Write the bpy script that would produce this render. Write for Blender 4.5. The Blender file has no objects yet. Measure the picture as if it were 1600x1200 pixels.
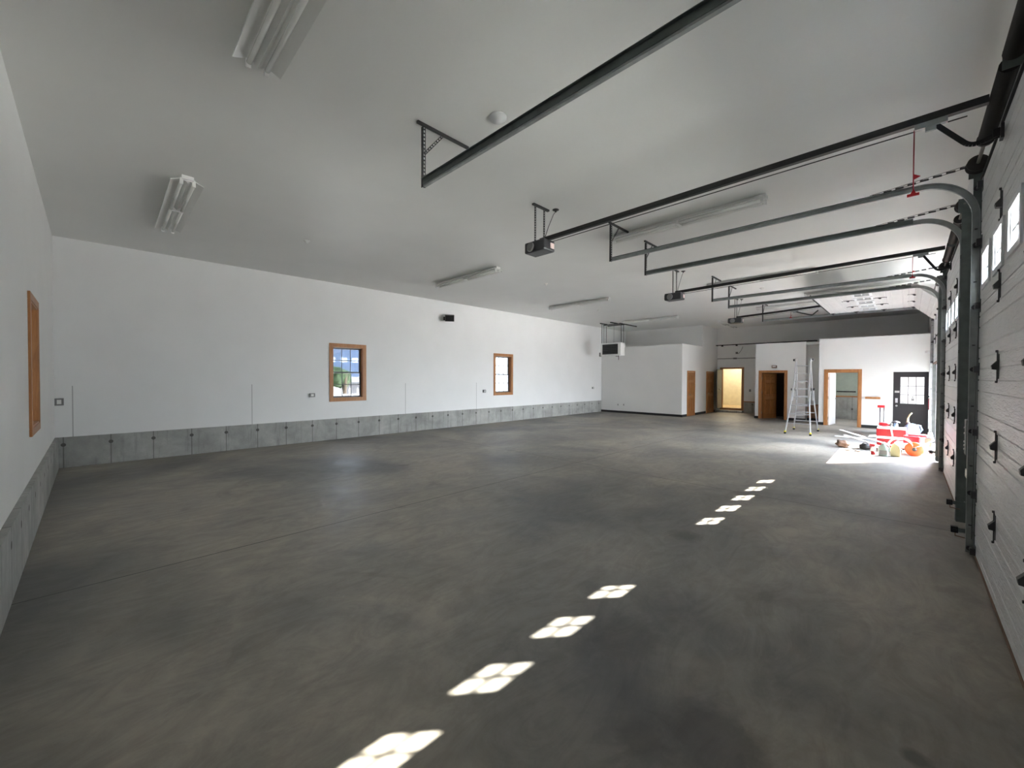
import bpy, bmesh, math, random
from mathutils import Vector, Matrix
random.seed(7)
C = bpy.context.scene.collection
PI = math.pi

# ------------------------------------------------------------------ camera
CAM_H = 1.675
f, yaw, pitch, roll = 625.82, .7795, -.0153, .0035
cy_, sy_ = math.cos(yaw), math.sin(yaw)
F0 = Vector((-sy_, cy_, 0)); R0 = Vector((cy_, sy_, 0)); U0 = Vector((0, 0, 1))
F1 = math.cos(pitch)*F0 + math.sin(pitch)*U0
U1 = math.cos(pitch)*U0 - math.sin(pitch)*F0
R2 = math.cos(roll)*R0 + math.sin(roll)*U1
U2 = math.cos(roll)*U1 - math.sin(roll)*R0
cd = bpy.data.cameras.new('camera'); cam = bpy.data.objects.new('camera', cd); C.objects.link(cam)
M = Matrix.Identity(4)
for i in range(3):
    M[i][0] = R2[i]; M[i][1] = U2[i]; M[i][2] = -F1[i]
M[2][3] = CAM_H
cam.matrix_world = M
cd.sensor_width = 36; cd.lens = f/1600*36; cd.clip_start = .05; cd.clip_end = 300
bpy.context.scene.camera = cam

# ------------------------------------------------------------------ world, sun, exposure
sc = bpy.context.scene
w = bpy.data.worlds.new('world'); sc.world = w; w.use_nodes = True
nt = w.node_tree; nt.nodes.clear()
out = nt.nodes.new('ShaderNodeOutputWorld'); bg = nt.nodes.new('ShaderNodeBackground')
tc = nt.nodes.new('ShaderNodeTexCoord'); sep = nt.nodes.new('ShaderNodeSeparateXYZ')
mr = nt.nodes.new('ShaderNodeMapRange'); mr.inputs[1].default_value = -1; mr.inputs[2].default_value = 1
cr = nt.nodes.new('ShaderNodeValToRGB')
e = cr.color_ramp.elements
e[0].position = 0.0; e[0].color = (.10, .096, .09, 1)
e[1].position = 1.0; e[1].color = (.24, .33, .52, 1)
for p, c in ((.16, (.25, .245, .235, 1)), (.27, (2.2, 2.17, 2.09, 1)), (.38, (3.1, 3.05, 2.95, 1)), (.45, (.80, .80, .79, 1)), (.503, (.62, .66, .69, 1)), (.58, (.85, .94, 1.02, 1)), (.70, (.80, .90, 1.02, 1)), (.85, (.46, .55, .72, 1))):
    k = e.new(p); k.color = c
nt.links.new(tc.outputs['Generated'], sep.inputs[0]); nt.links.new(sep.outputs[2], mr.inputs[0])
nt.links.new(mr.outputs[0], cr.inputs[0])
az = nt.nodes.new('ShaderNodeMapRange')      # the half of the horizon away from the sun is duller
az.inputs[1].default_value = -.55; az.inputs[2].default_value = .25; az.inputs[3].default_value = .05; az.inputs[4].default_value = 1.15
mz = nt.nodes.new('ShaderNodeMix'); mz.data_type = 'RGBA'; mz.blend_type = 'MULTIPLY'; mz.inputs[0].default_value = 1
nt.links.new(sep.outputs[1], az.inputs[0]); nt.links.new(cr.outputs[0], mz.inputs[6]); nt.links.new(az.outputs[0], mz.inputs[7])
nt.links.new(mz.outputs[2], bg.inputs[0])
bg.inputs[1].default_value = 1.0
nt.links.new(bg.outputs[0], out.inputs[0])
SUN = Vector((-2.12, -2.52, -2.66)).normalized()
sl = bpy.data.lights.new('sun', 'SUN'); sl.energy = 1.3; sl.angle = .0093; sl.color = (1, .95, .87)
so = bpy.data.objects.new('sun', sl); C.objects.link(so)
so.rotation_euler = SUN.to_track_quat('-Z', 'Y').to_euler(); so.location = (8, 20, 10)
vs = sc.view_settings
vs.view_transform = 'Standard'; vs.look = 'None'; vs.gamma = 1; vs.use_curve_mapping = False
vs.exposure = 6.0
sc.cycles.max_bounces = 10; sc.cycles.diffuse_bounces = 8; sc.cycles.transparent_max_bounces = 16
sc.cycles.sample_clamp_indirect = 0
def portal(name, loc, rot, sx, sy):
    l = bpy.data.lights.new(name, 'AREA'); l.shape = 'RECTANGLE'; l.size = sx; l.size_y = sy
    l.cycles.is_portal = True
    o = bpy.data.objects.new(name, l); C.objects.link(o); o.location = loc; o.rotation_euler = rot

# ------------------------------------------------------------------ materials
def mat(name, col, rough=.6, metal=0, **k):
    m = bpy.data.materials.new(name); m.use_nodes = True
    b = m.node_tree.nodes['Principled BSDF']
    b.inputs['Base Color'].default_value = (*col, 1); b.inputs['Roughness'].default_value = rough
    b.inputs['Metallic'].default_value = metal
    n = m.node_tree
    co = n.nodes.new('ShaderNodeTexCoord')
    noise = n.nodes.new('ShaderNodeTexNoise'); noise.inputs['Scale'].default_value = k.get('scale', 6)
    noise.inputs['Detail'].default_value = 5
    mp = n.nodes.new('ShaderNodeMapping'); mp.inputs['Scale'].default_value = k.get('stretch', (1, 1, 1))
    n.links.new(co.outputs['Object'], mp.inputs[0]); n.links.new(mp.outputs[0], noise.inputs['Vector'])
    v = k.get('var', .06)
    rp = n.nodes.new('ShaderNodeValToRGB')
    rp.color_ramp.elements[0].position = .3; rp.color_ramp.elements[1].position = .7
    rp.color_ramp.elements[0].color = (*[max(0, c*(1-v)) for c in col], 1)
    rp.color_ramp.elements[1].color = (*[min(1, c*(1+v)) for c in col], 1)
    n.links.new(noise.outputs[0], rp.inputs[0]); n.links.new(rp.outputs[0], b.inputs['Base Color'])
    if k.get('bump'):
        bp = n.nodes.new('ShaderNodeBump'); bp.inputs['Strength'].default_value = k['bump']
        bp.inputs['Distance'].default_value = k.get('dist', .01)
        n.links.new(noise.outputs[0], bp.inputs['Height']); n.links.new(bp.outputs[0], b.inputs['Normal'])
    return m
def glassmat(name, tint=(1, 1, 1), refl=.08):
    m = bpy.data.materials.new(name); m.use_nodes = True; n = m.node_tree; n.nodes.clear()
    o = n.nodes.new('ShaderNodeOutputMaterial'); t = n.nodes.new('ShaderNodeBsdfTransparent'); g = n.nodes.new('ShaderNodeBsdfGlossy')
    mx = n.nodes.new('ShaderNodeMixShader'); lw = n.nodes.new('ShaderNodeLayerWeight'); pw_ = n.nodes.new('ShaderNodeMath'); pw_.operation = 'POWER'; pw_.inputs[1].default_value = 4
    fr = n.nodes.new('ShaderNodeMath'); fr.operation = 'MULTIPLY_ADD'; fr.inputs[1].default_value = .6; fr.inputs[2].default_value = .04
    n.links.new(lw.outputs['Facing'], pw_.inputs[0]); n.links.new(pw_.outputs[0], fr.inputs[0])
    t.inputs[0].default_value = (*tint, 1); g.inputs['Roughness'].default_value = .02
    n.links.new(fr.outputs[0], mx.inputs[0])
    n.links.new(t.outputs[0], mx.inputs[1]); n.links.new(g.outputs[0], mx.inputs[2]); n.links.new(mx.outputs[0], o.inputs[0])
    return m

def nd(n, t, **kw):
    x = n.nodes.new(t)
    for k_, v_ in kw.items(): setattr(x, k_, v_)
    return x
def mth(n, op, a, b=None):
    x = n.nodes.new('ShaderNodeMath'); x.operation = op
    for i_, v_ in enumerate((a, b)):
        if v_ is None: continue
        if hasattr(v_, 'links'): n.links.new(v_, x.inputs[i_])
        else: x.inputs[i_].default_value = v_
    return x.outputs[0]
def mixc(n, fac, a, b, mode='MIX'):
    x = n.nodes.new('ShaderNodeMix'); x.data_type = 'RGBA'; x.blend_type = mode
    for s_, v_ in ((x.inputs[0], fac), (x.inputs[6], a), (x.inputs[7], b)):
        if hasattr(v_, 'links'): n.links.new(v_, s_)
        elif isinstance(v_, tuple): s_.default_value = (*v_, 1)
        else: s_.default_value = v_
    return x.outputs[2]
def noise(n, vec, scale, detail=6, rough=.6, dist=0):
    x = n.nodes.new('ShaderNodeTexNoise'); x.inputs['Scale'].default_value = scale; x.inputs['Detail'].default_value = detail
    x.inputs['Roughness'].default_value = rough; x.inputs['Distortion'].default_value = dist
    n.links.new(vec, x.inputs['Vector']); return x.outputs[0]
def ramp(n, v, p0, p1, c0=(0, 0, 0), c1=(1, 1, 1)):
    x = n.nodes.new('ShaderNodeValToRGB'); el = x.color_ramp.elements
    el[0].position = p0; el[1].position = p1; el[0].color = (*c0, 1); el[1].color = (*c1, 1)
    n.links.new(v, x.inputs[0]); return x.outputs[0]

def floor_material():
    m = bpy.data.materials.new('concrete_floor'); m.use_nodes = True; n = m.node_tree
    b = n.nodes['Principled BSDF']; co = nd(n, 'ShaderNodeTexCoord').outputs['Object']
    big = noise(n, co, .35, 4, .55, .4); mid = noise(n, co, 1.0, 9, .68, .9); fine = noise(n, co, 14, 8, .7)
    mp = nd(n, 'ShaderNodeMapping'); mp.inputs['Scale'].default_value = (1, .45, 1); mp.inputs['Rotation'].default_value = (0, 0, 1.2)
    n.links.new(co, mp.inputs[0]); swirl = noise(n, mp.outputs[0], 3.2, 9, .7, 2.5)
    c = ramp(n, big, .38, .60, (.20, .193, .183), (.43, .385, .325))
    c = mixc(n, .9, c, ramp(n, mid, .34, .64, (.66, .67, .69), (1.0, .99, .97)), 'MULTIPLY')
    c = mixc(n, .5, c, ramp(n, swirl, .38, .6, (.6, .6, .6), (1, 1, 1)), 'MULTIPLY')
    c = mixc(n, .35, c, ramp(n, fine, .3, .7, (.75, .75, .75), (1, 1, 1)), 'MULTIPLY')
    # pale scuffs
    sp = ramp(n, noise(n, co, 5.5, 10, .75, 1.5), .66, .78)
    c = mixc(n, mth(n, 'MULTIPLY', sp, .45), c, (.5, .49, .46))
    # rusty-brown stains
    st = ramp(n, noise(n, co, .9, 5, .6, 1.2), .6, .75)
    c = mixc(n, mth(n, 'MULTIPLY', st, .45), c, (.10, .085, .07))
    s = nd(n, 'ShaderNodeSeparateXYZ'); n.links.new(co, s.inputs[0])
    wob = mth(n, 'MULTIPLY', mth(n, 'SUBTRACT', noise(n, co, 4, 6, .7), .5), .9)
    for sx, sy, rr, dk in ((-.62, 1.95, .22, .5), (-.86, 1.75, .12, .4), (-1.32, 2.35, .22, .3), (-1.66, 4.33, .14, .5), (-6.83, 3.96, .10, .5), (.05, 2.5, .05, .6), (-2.9, 2.3, .8, .12), (-3.5, 4.2, .9, .12)):
        d2 = mth(n, 'SQRT', mth(n, 'ADD', mth(n, 'POWER', mth(n, 'SUBTRACT', s.outputs[0], sx), 2.0), mth(n, 'POWER', mth(n, 'SUBTRACT', s.outputs[1], sy), 2.0)))
        k_ = mth(n, 'SUBTRACT', 1.0, mth(n, 'DIVIDE', mth(n, 'ADD', d2, mth(n, 'MULTIPLY', wob, rr*2)), rr*1.3))
        x_ = mth(n, 'MULTIPLY', k_, dk*2); n.nodes[-1].use_clamp = True
        x_ = mth(n, 'MINIMUM', x_, dk)
        c = mixc(n, x_, c, (.06, .055, .05))
    jx = mth(n, 'LESS_THAN', mth(n, 'ABSOLUTE', mth(n, 'ADD', s.outputs[0], 4.65)), .006)
    jy = mth(n, 'LESS_THAN', mth(n, 'ABSOLUTE', mth(n, 'SUBTRACT', s.outputs[1], 6.55)), .006)
    jy2 = mth(n, 'LESS_THAN', mth(n, 'ABSOLUTE', mth(n, 'SUBTRACT', s.outputs[1], 13.6)), .007)
    j = mth(n, 'MAXIMUM', mth(n, 'MAXIMUM', jx, jy), jy2)
    c = mixc(n, j, c, (.03, .027, .025))
    n.links.new(c, b.inputs['Base Color'])
    r = ramp(n, mid, .3, .7, (.42, .42, .42), (.62, .62, .62)); n.links.new(r, b.inputs['Roughness'])
    bp = nd(n, 'ShaderNodeBump'); bp.inputs['Strength'].default_value = .25; bp.inputs['Distance'].default_value = .006
    n.links.new(mth(n, 'ADD', mth(n, 'MULTIPLY', fine, .4), mth(n, 'SUBTRACT', swirl, mth(n, 'MULTIPLY', j, 2.0))), bp.inputs['Height'])
    n.links.new(bp.outputs[0], b.inputs['Normal'])
    return m
def foundation_material(axis, off):
    m = bpy.data.materials.new('cast_concrete'); m.use_nodes = True; n = m.node_tree
    b = n.nodes['Principled BSDF']; co = nd(n, 'ShaderNodeTexCoord').outputs['Object']
    s = nd(n, 'ShaderNodeSeparateXYZ'); n.links.new(co, s.inputs[0]); a = s.outputs[axis]
    c = ramp(n, noise(n, co, 1.3, 7, .6, .5), .3, .7, (.30, .30, .285), (.52, .52, .50))
    c = mixc(n, .6, c, ramp(n, noise(n, co, 7, 8, .7), .35, .65, (.72, .72, .72), (1, 1, 1)), 'MULTIPLY')
    mp = nd(n, 'ShaderNodeMapping'); mp.inputs['Scale'].default_value = (6, 6, .6); n.links.new(co, mp.inputs[0])
    dr = ramp(n, noise(n, mp.outputs[0], 1.5, 6, .7), .55, .72)
    c = mixc(n, mth(n, 'MULTIPLY', dr, .5), c, (.13, .125, .115))
    t = mth(n, 'DIVIDE', mth(n, 'ADD', a, off), .615)
    fr = mth(n, 'SUBTRACT', t, mth(n, 'FLOOR', t))
    d = mth(n, 'MULTIPLY', mth(n, 'ABSOLUTE', mth(n, 'SUBTRACT', fr, .5)), .615)
    line = mth(n, 'LESS_THAN', d, .009)
    dz = mth(n, 'SUBTRACT', s.outputs[2], .42)
    dot = mth(n, 'LESS_THAN', mth(n, 'ADD', mth(n, 'MULTIPLY', d, d), mth(n, 'MULTIPLY', dz, dz)), .0011)
    k_ = mth(n, 'MAXIMUM', mth(n, 'MULTIPLY', line, .6), dot)
    c = mixc(n, mth(n, 'MULTIPLY', k_, .85), c, (.05, .048, .042))
    n.links.new(c, b.inputs['Base Color']); b.inputs['Roughness'].default_value = .85
    return m
def plaster_material(name, col, marks):
    m = bpy.data.materials.new(name); m.use_nodes = True; n = m.node_tree
    b = n.nodes['Principled BSDF']; co = nd(n, 'ShaderNodeTexCoord').outputs['Object']
    v = ramp(n, noise(n, co, 1.1, 5, .5), .3, .7, tuple(x*.96 for x in col), col)
    if marks:
        mp = nd(n, 'ShaderNodeMapping'); mp.inputs['Scale'].default_value = (1, .35, 2.2); n.links.new(co, mp.inputs[0])
        sc_ = ramp(n, noise(n, mp.outputs[0], 4.5, 9, .8, 2), .66, .74)
        s = nd(n, 'ShaderNodeSeparateXYZ'); n.links.new(co, s.inputs[0])
        low = mth(n, 'LESS_THAN', s.outputs[2], 2.3)
        v = mixc(n, mth(n, 'MULTIPLY', mth(n, 'MULTIPLY', sc_, low), .3), v, (.35, .34, .33))
        j = None
        for y_ in (-.447, 2.4, 6.45, 9.3):   # panel seams showing low on the wall
            a_ = mth(n, 'LESS_THAN', mth(n, 'ABSOLUTE', mth(n, 'SUBTRACT', s.outputs[1], y_)), .007)
            j = a_ if j is None else mth(n, 'MAXIMUM', j, a_)
        j = mth(n, 'MULTIPLY', j, mth(n, 'LESS_THAN', s.outputs[2], 1.5))
        v = mixc(n, mth(n, 'MULTIPLY', j, .6), v, (.2, .2, .2))
    n.links.new(v, b.inputs['Base Color']); b.inputs['Roughness'].default_value = .55
    bp = nd(n, 'ShaderNodeBump'); bp.inputs['Strength'].default_value = .12; bp.inputs['Distance'].default_value = .004
    n.links.new(noise(n, co, 60, 3), bp.inputs['Height']); n.links.new(bp.outputs[0], b.inputs['Normal'])
    return m
def door_panel_material():
    m = bpy.data.materials.new('embossed_steel_panel'); m.use_nodes = True; n = m.node_tree
    b = n.nodes['Principled BSDF']; co = nd(n, 'ShaderNodeTexCoord').outputs['Object']
    s = nd(n, 'ShaderNodeSeparateXYZ'); n.links.new(co, s.inputs[0])
    mp = nd(n, 'ShaderNodeMapping'); mp.inputs['Scale'].default_value = (1, .12, 1); n.links.new(co, mp.inputs[0])
    g = noise(n, mp.outputs[0], 55, 4, .6, 1.0)
    gr = None
    for z_ in (.10, .20, .39, .49):
        a_ = mth(n, 'LESS_THAN', mth(n, 'ABSOLUTE', mth(n, 'SUBTRACT', s.outputs[2], z_)), .006)
        gr = a_ if gr is None else mth(n, 'MAXIMUM', gr, a_)
    col = ramp(n, noise(n, co, 2, 5), .3, .7, (.68, .68, .68), (.76, .76, .76))
    n.links.new(col, b.inputs['Base Color']); b.inputs['Roughness'].default_value = .30
    bp = nd(n, 'ShaderNodeBump'); bp.inputs['Strength'].default_value = 1.0; bp.inputs['Distance'].default_value = .02
    n.links.new(g, bp.inputs['Height'])
    n.links.new(bp.outputs[0], b.inputs['Normal'])
    return m
def wood(name, c0, c1):
    m = bpy.data.materials.new(name); m.use_nodes = True; n = m.node_tree
    b = n.nodes['Principled BSDF']; co = nd(n, 'ShaderNodeTexCoord').outputs['Object']
    mp = nd(n, 'ShaderNodeMapping'); mp.inputs['Scale'].default_value = (9, 9, 1.1); n.links.new(co, mp.inputs[0])
    n.links.new(ramp(n, noise(n, mp.outputs[0], 2.4, 7, .6, 1.4), .3, .7, c0, c1), b.inputs['Base Color'])
    b.inputs['Roughness'].default_value = .42
    return m
MAT = dict(
    floor=floor_material(), found_y=foundation_material(1, .26), found_x=foundation_material(0, .1),
    wall=plaster_material('white_wall_board', (.86, .86, .85), False), wall_marked=plaster_material('white_wall_board_scuffed', (.86, .86, .86), True),
    ceil=plaster_material('ceiling_board', (.84, .84, .82), False), panel=door_panel_material(),
    oak=wood('varnished_pine', (.36, .14, .045), (.52, .24, .085)), oak2=wood('knotty_pine', (.20, .075, .02), (.42, .17, .05)),
    dark_oak=wood('dark_trim_pine', (.30, .13, .05), (.42, .2, .08)),  # darker pine tone for corridor trim, wainscot and door rails
    black=mat('black_paint', (.012, .012, .013), .45), rubber=mat('black_rubber', (.02, .02, .02), .8),
    steel=mat('galvanised_steel', (.36, .38, .38), .45, .55, var=.18, scale=9), dsteel=mat('dark_galvanised_angle', (.15, .17, .165), .5, .5, var=.2, scale=8),
    perf=mat('punched_angle_steel', (.06, .06, .06), .5, .4), spring=mat('oiled_spring_steel', (.035, .03, .028), .5, .4),
    shaft=mat('shaft_steel', (.35, .32, .28), .4, .8), hinge=mat('hinge_steel', (.09, .09, .095), .5, .5),
    enamel=mat('white_enamel', (.82, .82, .80), .3, var=.02), tube=mat('unlit_lamp_tube', (.85, .85, .82), .2, var=.01), vinyl=mat('white_vinyl', (.75, .77, .80), .35),
    sash=mat('grey_sash', (.10, .10, .11), .4), glass=glassmat('window_glass', (.27, .275, .28)), clear=glassmat('clear_glass'), dglass=glassmat('door_window_glass', (.95, .97, .96)),
    grey=mat('grey_plastic', (.22, .22, .22), .5), motor=mat('charcoal_plastic', (.045, .045, .05), .35), label=mat('warning_label', (.8, .62, .6), .5),
    red=mat('red_paint', (.38, .006, .012), .4), redcord=mat('red_cord', (.35, .03, .05), .7), alu=mat('brushed_aluminium', (.50, .51, .53), .35, .5, var=.08, stretch=(4, 4, .5)),
    yellow=mat('yellow_plastic', (.75, .62, .05), .5), orange=mat('orange_plastic', (.62, .075, .012), .45), jug=mat('translucent_green_plastic', (.35, .44, .40), .35),
    cream=mat('cream_plastic', (.55, .48, .26), .4), blue=mat('pale_blue_plastic', (.22, .32, .5), .4), white=mat('white_paint', (.82, .82, .82), .5, var=.02),
    brown=mat('brown_leather', (.20, .12, .08), .8, bump=.4, scale=15), doorblk=mat('black_door_paint', (.02, .02, .024), .45),
    paper=mat('sticker_paper', (.7, .7, .7), .6), creamwall=mat('cream_wall', (.66, .62, .48), .7), greenwall=mat('pale_green_wall', (.40, .45, .39), .7),
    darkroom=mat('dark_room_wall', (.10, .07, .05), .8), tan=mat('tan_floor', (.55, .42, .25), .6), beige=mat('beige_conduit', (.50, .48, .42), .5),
    sidingw=mat('white_siding', (.75, .76, .78), .6, stretch=(1, 1, 12), scale=4), roofb=mat('slate_blue_roof', (.06, .10, .18), .7), leaf=mat('leaves', (.045, .08, .03), .8, scale=9, var=.4),
    bark=mat('bark', (.12, .09, .06), .9), asphalt=mat('weathered_asphalt', (.10, .10, .098), .9, bump=.3, scale=30), strut=mat('dark_strut', (.05, .05, .05), .5, .3), tile=mat('white_painted_brick', (.6, .6, .6), .6))

# ------------------------------------------------------------------ mesh helpers
class MB:
    def __init__(s): s.v = []; s.f = []; s.sm = []
    def add(s, vs_, fs, smooth=False):
        o = len(s.v); s.v += [tuple(x) for x in vs_]; s.f += [tuple(i+o for i in q) for q in fs]; s.sm += [smooth]*len(fs); return s
    def box(s, x0, x1, y0, y1, z0, z1):
        x0, x1 = sorted((x0, x1)); y0, y1 = sorted((y0, y1)); z0, z1 = sorted((z0, z1))
        return s.add([(x, y, z) for x in (x0, x1) for y in (y0, y1) for z in (z0, z1)],
                     [(0, 1, 3, 2), (4, 6, 7, 5), (0, 4, 5, 1), (2, 3, 7, 6), (0, 2, 6, 4), (1, 5, 7, 3)])
    def bar(s, p, q, a, b, up=(0, 0, 1)):      # rectangular bar from p to q, a across, b along up
        p, q = Vector(p), Vector(q); d = (q-p).normalized(); u = Vector(up)
        if abs(d.dot(u)) > .98: u = Vector((0, 1, 0))
        r = d.cross(u).normalized(); u = r.cross(d)
        vs_ = [o + r*i*a/2 + u*j*b/2 for o in (p, q) for i, j in ((-1, -1), (1, -1), (1, 1), (-1, 1))]
        return s.add(vs_, [(0, 1, 2, 3), (7, 6, 5, 4), (0, 4, 5, 1), (1, 5, 6, 2), (2, 6, 7, 3), (3, 7, 4, 0)])
    def tube(s, pts, r, n=12, r2=None):
        pts = [Vector(p) for p in pts]; rings = []
        for i, p in enumerate(pts):
            d = (pts[min(i+1, len(pts)-1)]-pts[max(i-1, 0)]).normalized()
            u = Vector((0, 0, 1)) if abs(d.z) < .95 else Vector((0, 1, 0))
            a = d.cross(u).normalized(); b = a.cross(d)
            rr = r if r2 is None else r+(r2-r)*i/(len(pts)-1)
            rings.append([p+(a*math.cos(t)+b*math.sin(t))*rr for t in [2*PI*k/n for k in range(n)]])
        vs_ = [v for q in rings for v in q]; fs = []
        for i in range(len(pts)-1):
            for k in range(n): fs.append((i*n+k, i*n+(k+1) % n, (i+1)*n+(k+1) % n, (i+1)*n+k))
        s.add(vs_, fs, True)
        o = len(s.v)-len(vs_)
        s.f += [tuple(o+k for k in range(n)), tuple(o+(len(pts)-1)*n+k for k in reversed(range(n)))]; s.sm += [False]*2
        return s
    def lathe(s, c, prof, n=20, axis='z', sy=1.0):     # prof [(r, h)]
        c = Vector(c); vs_ = []
        for r, h in prof:
            for k in range(n):
                t = 2*PI*k/n; a, b = r*math.cos(t), r*math.sin(t)*sy
                vs_.append(c+Vector({'z': (a, b, h), 'y': (a, h, b), 'x': (h, a, b)}[axis]))
        fs = [(i*n+k, i*n+(k+1) % n, (i+1)*n+(k+1) % n, (i+1)*n+k) for i in range(len(prof)-1) for k in range(n)]
        s.add(vs_, fs, True); o = len(s.v)-len(vs_)
        s.f += [tuple(o+k for k in range(n)), tuple(o+(len(prof)-1)*n+k for k in reversed(range(n)))]; s.sm += [False]*2
        return s
    def prism(s, poly, a, b, axis='y'):     # poly 2d extruded along axis
        n = len(poly)
        g = {'y': lambda p, t: (p[0], t, p[1]), 'x': lambda p, t: (t, p[0], p[1]), 'z': lambda p, t: (p[0], p[1], t)}[axis]
        vs_ = [g(p, a) for p in poly]+[g(p, b) for p in poly]
        return s.add(vs_, [tuple(range(n)), tuple(reversed(range(n, 2*n)))]+[(k, (k+1) % n, n+(k+1) % n, n+k) for k in range(n)])
    def sweep(s, path, prof):    # path in XZ plane [(x,z)], base y added through prof u; prof [(u,v)]
        n = len(prof); vs_ = []
        for i, p in enumerate(path):
            a = Vector(path[max(i-1, 0)]); b = Vector(path[min(i+1, len(path)-1)]); d = (b-a).normalized(); nn = Vector((-d.y, d.x))
            for u, v in prof: vs_.append((p[0]+nn.x*v, u, p[1]+nn.y*v))
        fs = [(i*n+k, i*n+(k+1) % n, (i+1)*n+(k+1) % n, (i+1)*n+k) for i in range(len(path)-1) for k in range(n)]
        s.add(vs_, fs); o = len(s.v)-len(vs_)
        s.f += [tuple(o+k for k in range(n)), tuple(o+(len(path)-1)*n+k for k in reversed(range(n)))]; s.sm += [False]*2
        return s
    def build(s, name, m, parent=None, bevel=0, loc=None):
        me = bpy.data.meshes.new(name); me.from_pydata(s.v, [], s.f); me.update()
        me.polygons.foreach_set('use_smooth', s.sm)
        bm = bmesh.new(); bm.from_mesh(me); bmesh.ops.recalc_face_normals(bm, faces=bm.faces); bm.to_mesh(me); bm.free()
        me.materials.append(MAT[m])
        o = bpy.data.objects.new(name, me); C.objects.link(o)
        if parent: o.parent = parent
        if loc: o.location = loc
        if bevel:
            b = o.modifiers.new('bevel', 'BEVEL'); b.width = bevel; b.segments = 2; b.limit_method = 'ANGLE'; b.angle_limit = .6
        return o
def tag(o, label, cat, group=None, kind=None):
    if label: o['label'] = label
    if cat: o['category'] = cat
    if group: o['group'] = group
    if kind: o['kind'] = kind
    return o
def empty(name, loc, label, cat, group=None, kind=None, rz=0):
    o = bpy.data.objects.new(name, None); C.objects.link(o); o.location = loc; o.rotation_euler = (0, 0, rz); o.empty_display_size = .1
    return tag(o, label, cat, group, kind)
def dup(root, loc, label, rz=None, group=None):
    r = root.copy(); C.objects.link(r); r.location = loc; r['label'] = label
    if rz is not None: r.rotation_euler = (0, 0, rz)
    if group: r['group'] = group
    for ch in list(root.children):
        c = ch.copy(); C.objects.link(c); c.parent = r
        for g in list(ch.children):
            d = g.copy(); C.objects.link(d); d.parent = c
    return r
def grid_wall(a0, a1, z0, z1, holes, t0, t1, axis):
    """slab in plane; a is the running axis ('y' for walls facing x, 'x' for walls facing y)"""
    m = MB(); A = sorted({a0, a1, *[h for q in holes for h in q[:2]]}); Z = sorted({z0, z1, *[h for q in holes for h in q[2:]]})
    A = [a for a in A if a0 <= a <= a1]; Z = [z for z in Z if z0 <= z <= z1]
    for i in range(len(A)-1):
        for j in range(len(Z)-1):
            ca, cz = (A[i]+A[i+1])/2, (Z[j]+Z[j+1])/2
            if any(q[0] < ca < q[1] and q[2] < cz < q[3] for q in holes): continue
            if axis == 'y': m.box(t0, t1, A[i], A[i+1], Z[j], Z[j+1])
            else: m.box(A[i], A[i+1], t0, t1, Z[j], Z[j+1])
    return m
S = 'structure'

# ------------------------------------------------------------------ the room shell
XL, XR, YB, YN, H, FH = -10.975, .53, 22.1, -.462, 4.204, .56
SL = .019        # the end wall runs slightly off square
DC = (4.02, 8.795, 13.63)   # door centres
tag(MB().box(-13, 1.0, -1.2, 27, -.2, 0).build('floor', 'floor'), 'stained grey concrete floor with saw-cut joints', 'floor', kind=S)
tag(MB().box(-11.5, .8, -1.1, 22.6, H, H+.2).build('ceiling', 'ceil'), 'plain white ceiling over the whole shop', 'ceiling', kind=S)
WIN = [(4.17, 5.19), (10.125, 11.145)]
WZ = (1.02, 2.59)
TR = .085
tag(grid_wall(-1, YB, FH, H, [(a+TR, b-TR, WZ[0]+TR, WZ[1]-TR) for a, b in WIN], XL-.2, XL, 'y').build('wall_left', 'wall_marked'),
    'long white wall with two pine-trimmed windows', 'wall', kind=S)
tag(MB().box(XL-.2, XL+.012, -1, 17.5, 0, FH).build('wall_left_foundation', 'found_y'), 'cast concrete footing band below the long white wall', 'wall', kind=S)
doorholes = [(c-1.68, c+1.68, -1, 3.5) for c in DC]
tag(grid_wall(-1.1, YB, 0, H, doorholes+[(17.08, 17.95, -1, 1.92), (19.9, 20.6, 1.1, 2.0)], XR, XR+.2, 'y').build('wall_right', 'wall'),
    'white wall holding the three garage doors', 'wall', kind=S)
# near end wall (built square, turned by SL)
NWX = (-7.72, -6.70)
nw = grid_wall(-12, 1.2, FH, H, [(NWX[0]+TR, NWX[1]-TR, WZ[0]+TR, WZ[1]-TR)], -.2, 0, 'x').build('wall_near', 'wall')
nf = MB().box(-12, 1.2, -.2, .045, 0, FH).build('wall_near_foundation', 'found_x')
for o, l in ((nw, 'white end wall beside the camera with one pine-trimmed window'), (nf, 'concrete footing ledge along the near end wall')):
    o.location = (0, YN, 0); o.rotation_euler = (0, 0, SL); tag(o, l, 'wall', kind=S)
# back wall, corridor end
BD = (-6.74, -5.80, .2, 2.16)
tag(grid_wall(-11.3, .6, 0, H, [(BD[0], BD[1], BD[2], BD[3]), (-6.95, -6.949, 0, .01)], YB-.12, YB+.05, 'x').build('wall_back', 'wall'),
    'far end wall behind the small rooms', 'wall', kind=S)
# left box room
tag(MB().box(XL, -6.95, 17.5, 17.62, 0, 3.19).box(XL, -7.07, 17.62, 19.95, 3.04, 3.14).build('wall_box_room', 'wall'), 'white front of the low room in the far left corner', 'wall', kind=S)
tag(MB().box(-7.07, -6.95, 17.62, YB-.12, 0, 3.19).box(-7.07, -6.95, 19.9, YB-.12, 3.19, H).build('wall_corridor', 'wall'), 'white side wall with two narrow-looking pine doors', 'wall', kind=S)
tag(MB().box(XL, -7.07, 19.9, 20.0, 3.16, H).build('wall_above_box_room', 'wall'), 'white wall rising above the low corner room', 'wall', kind=S)
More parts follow.
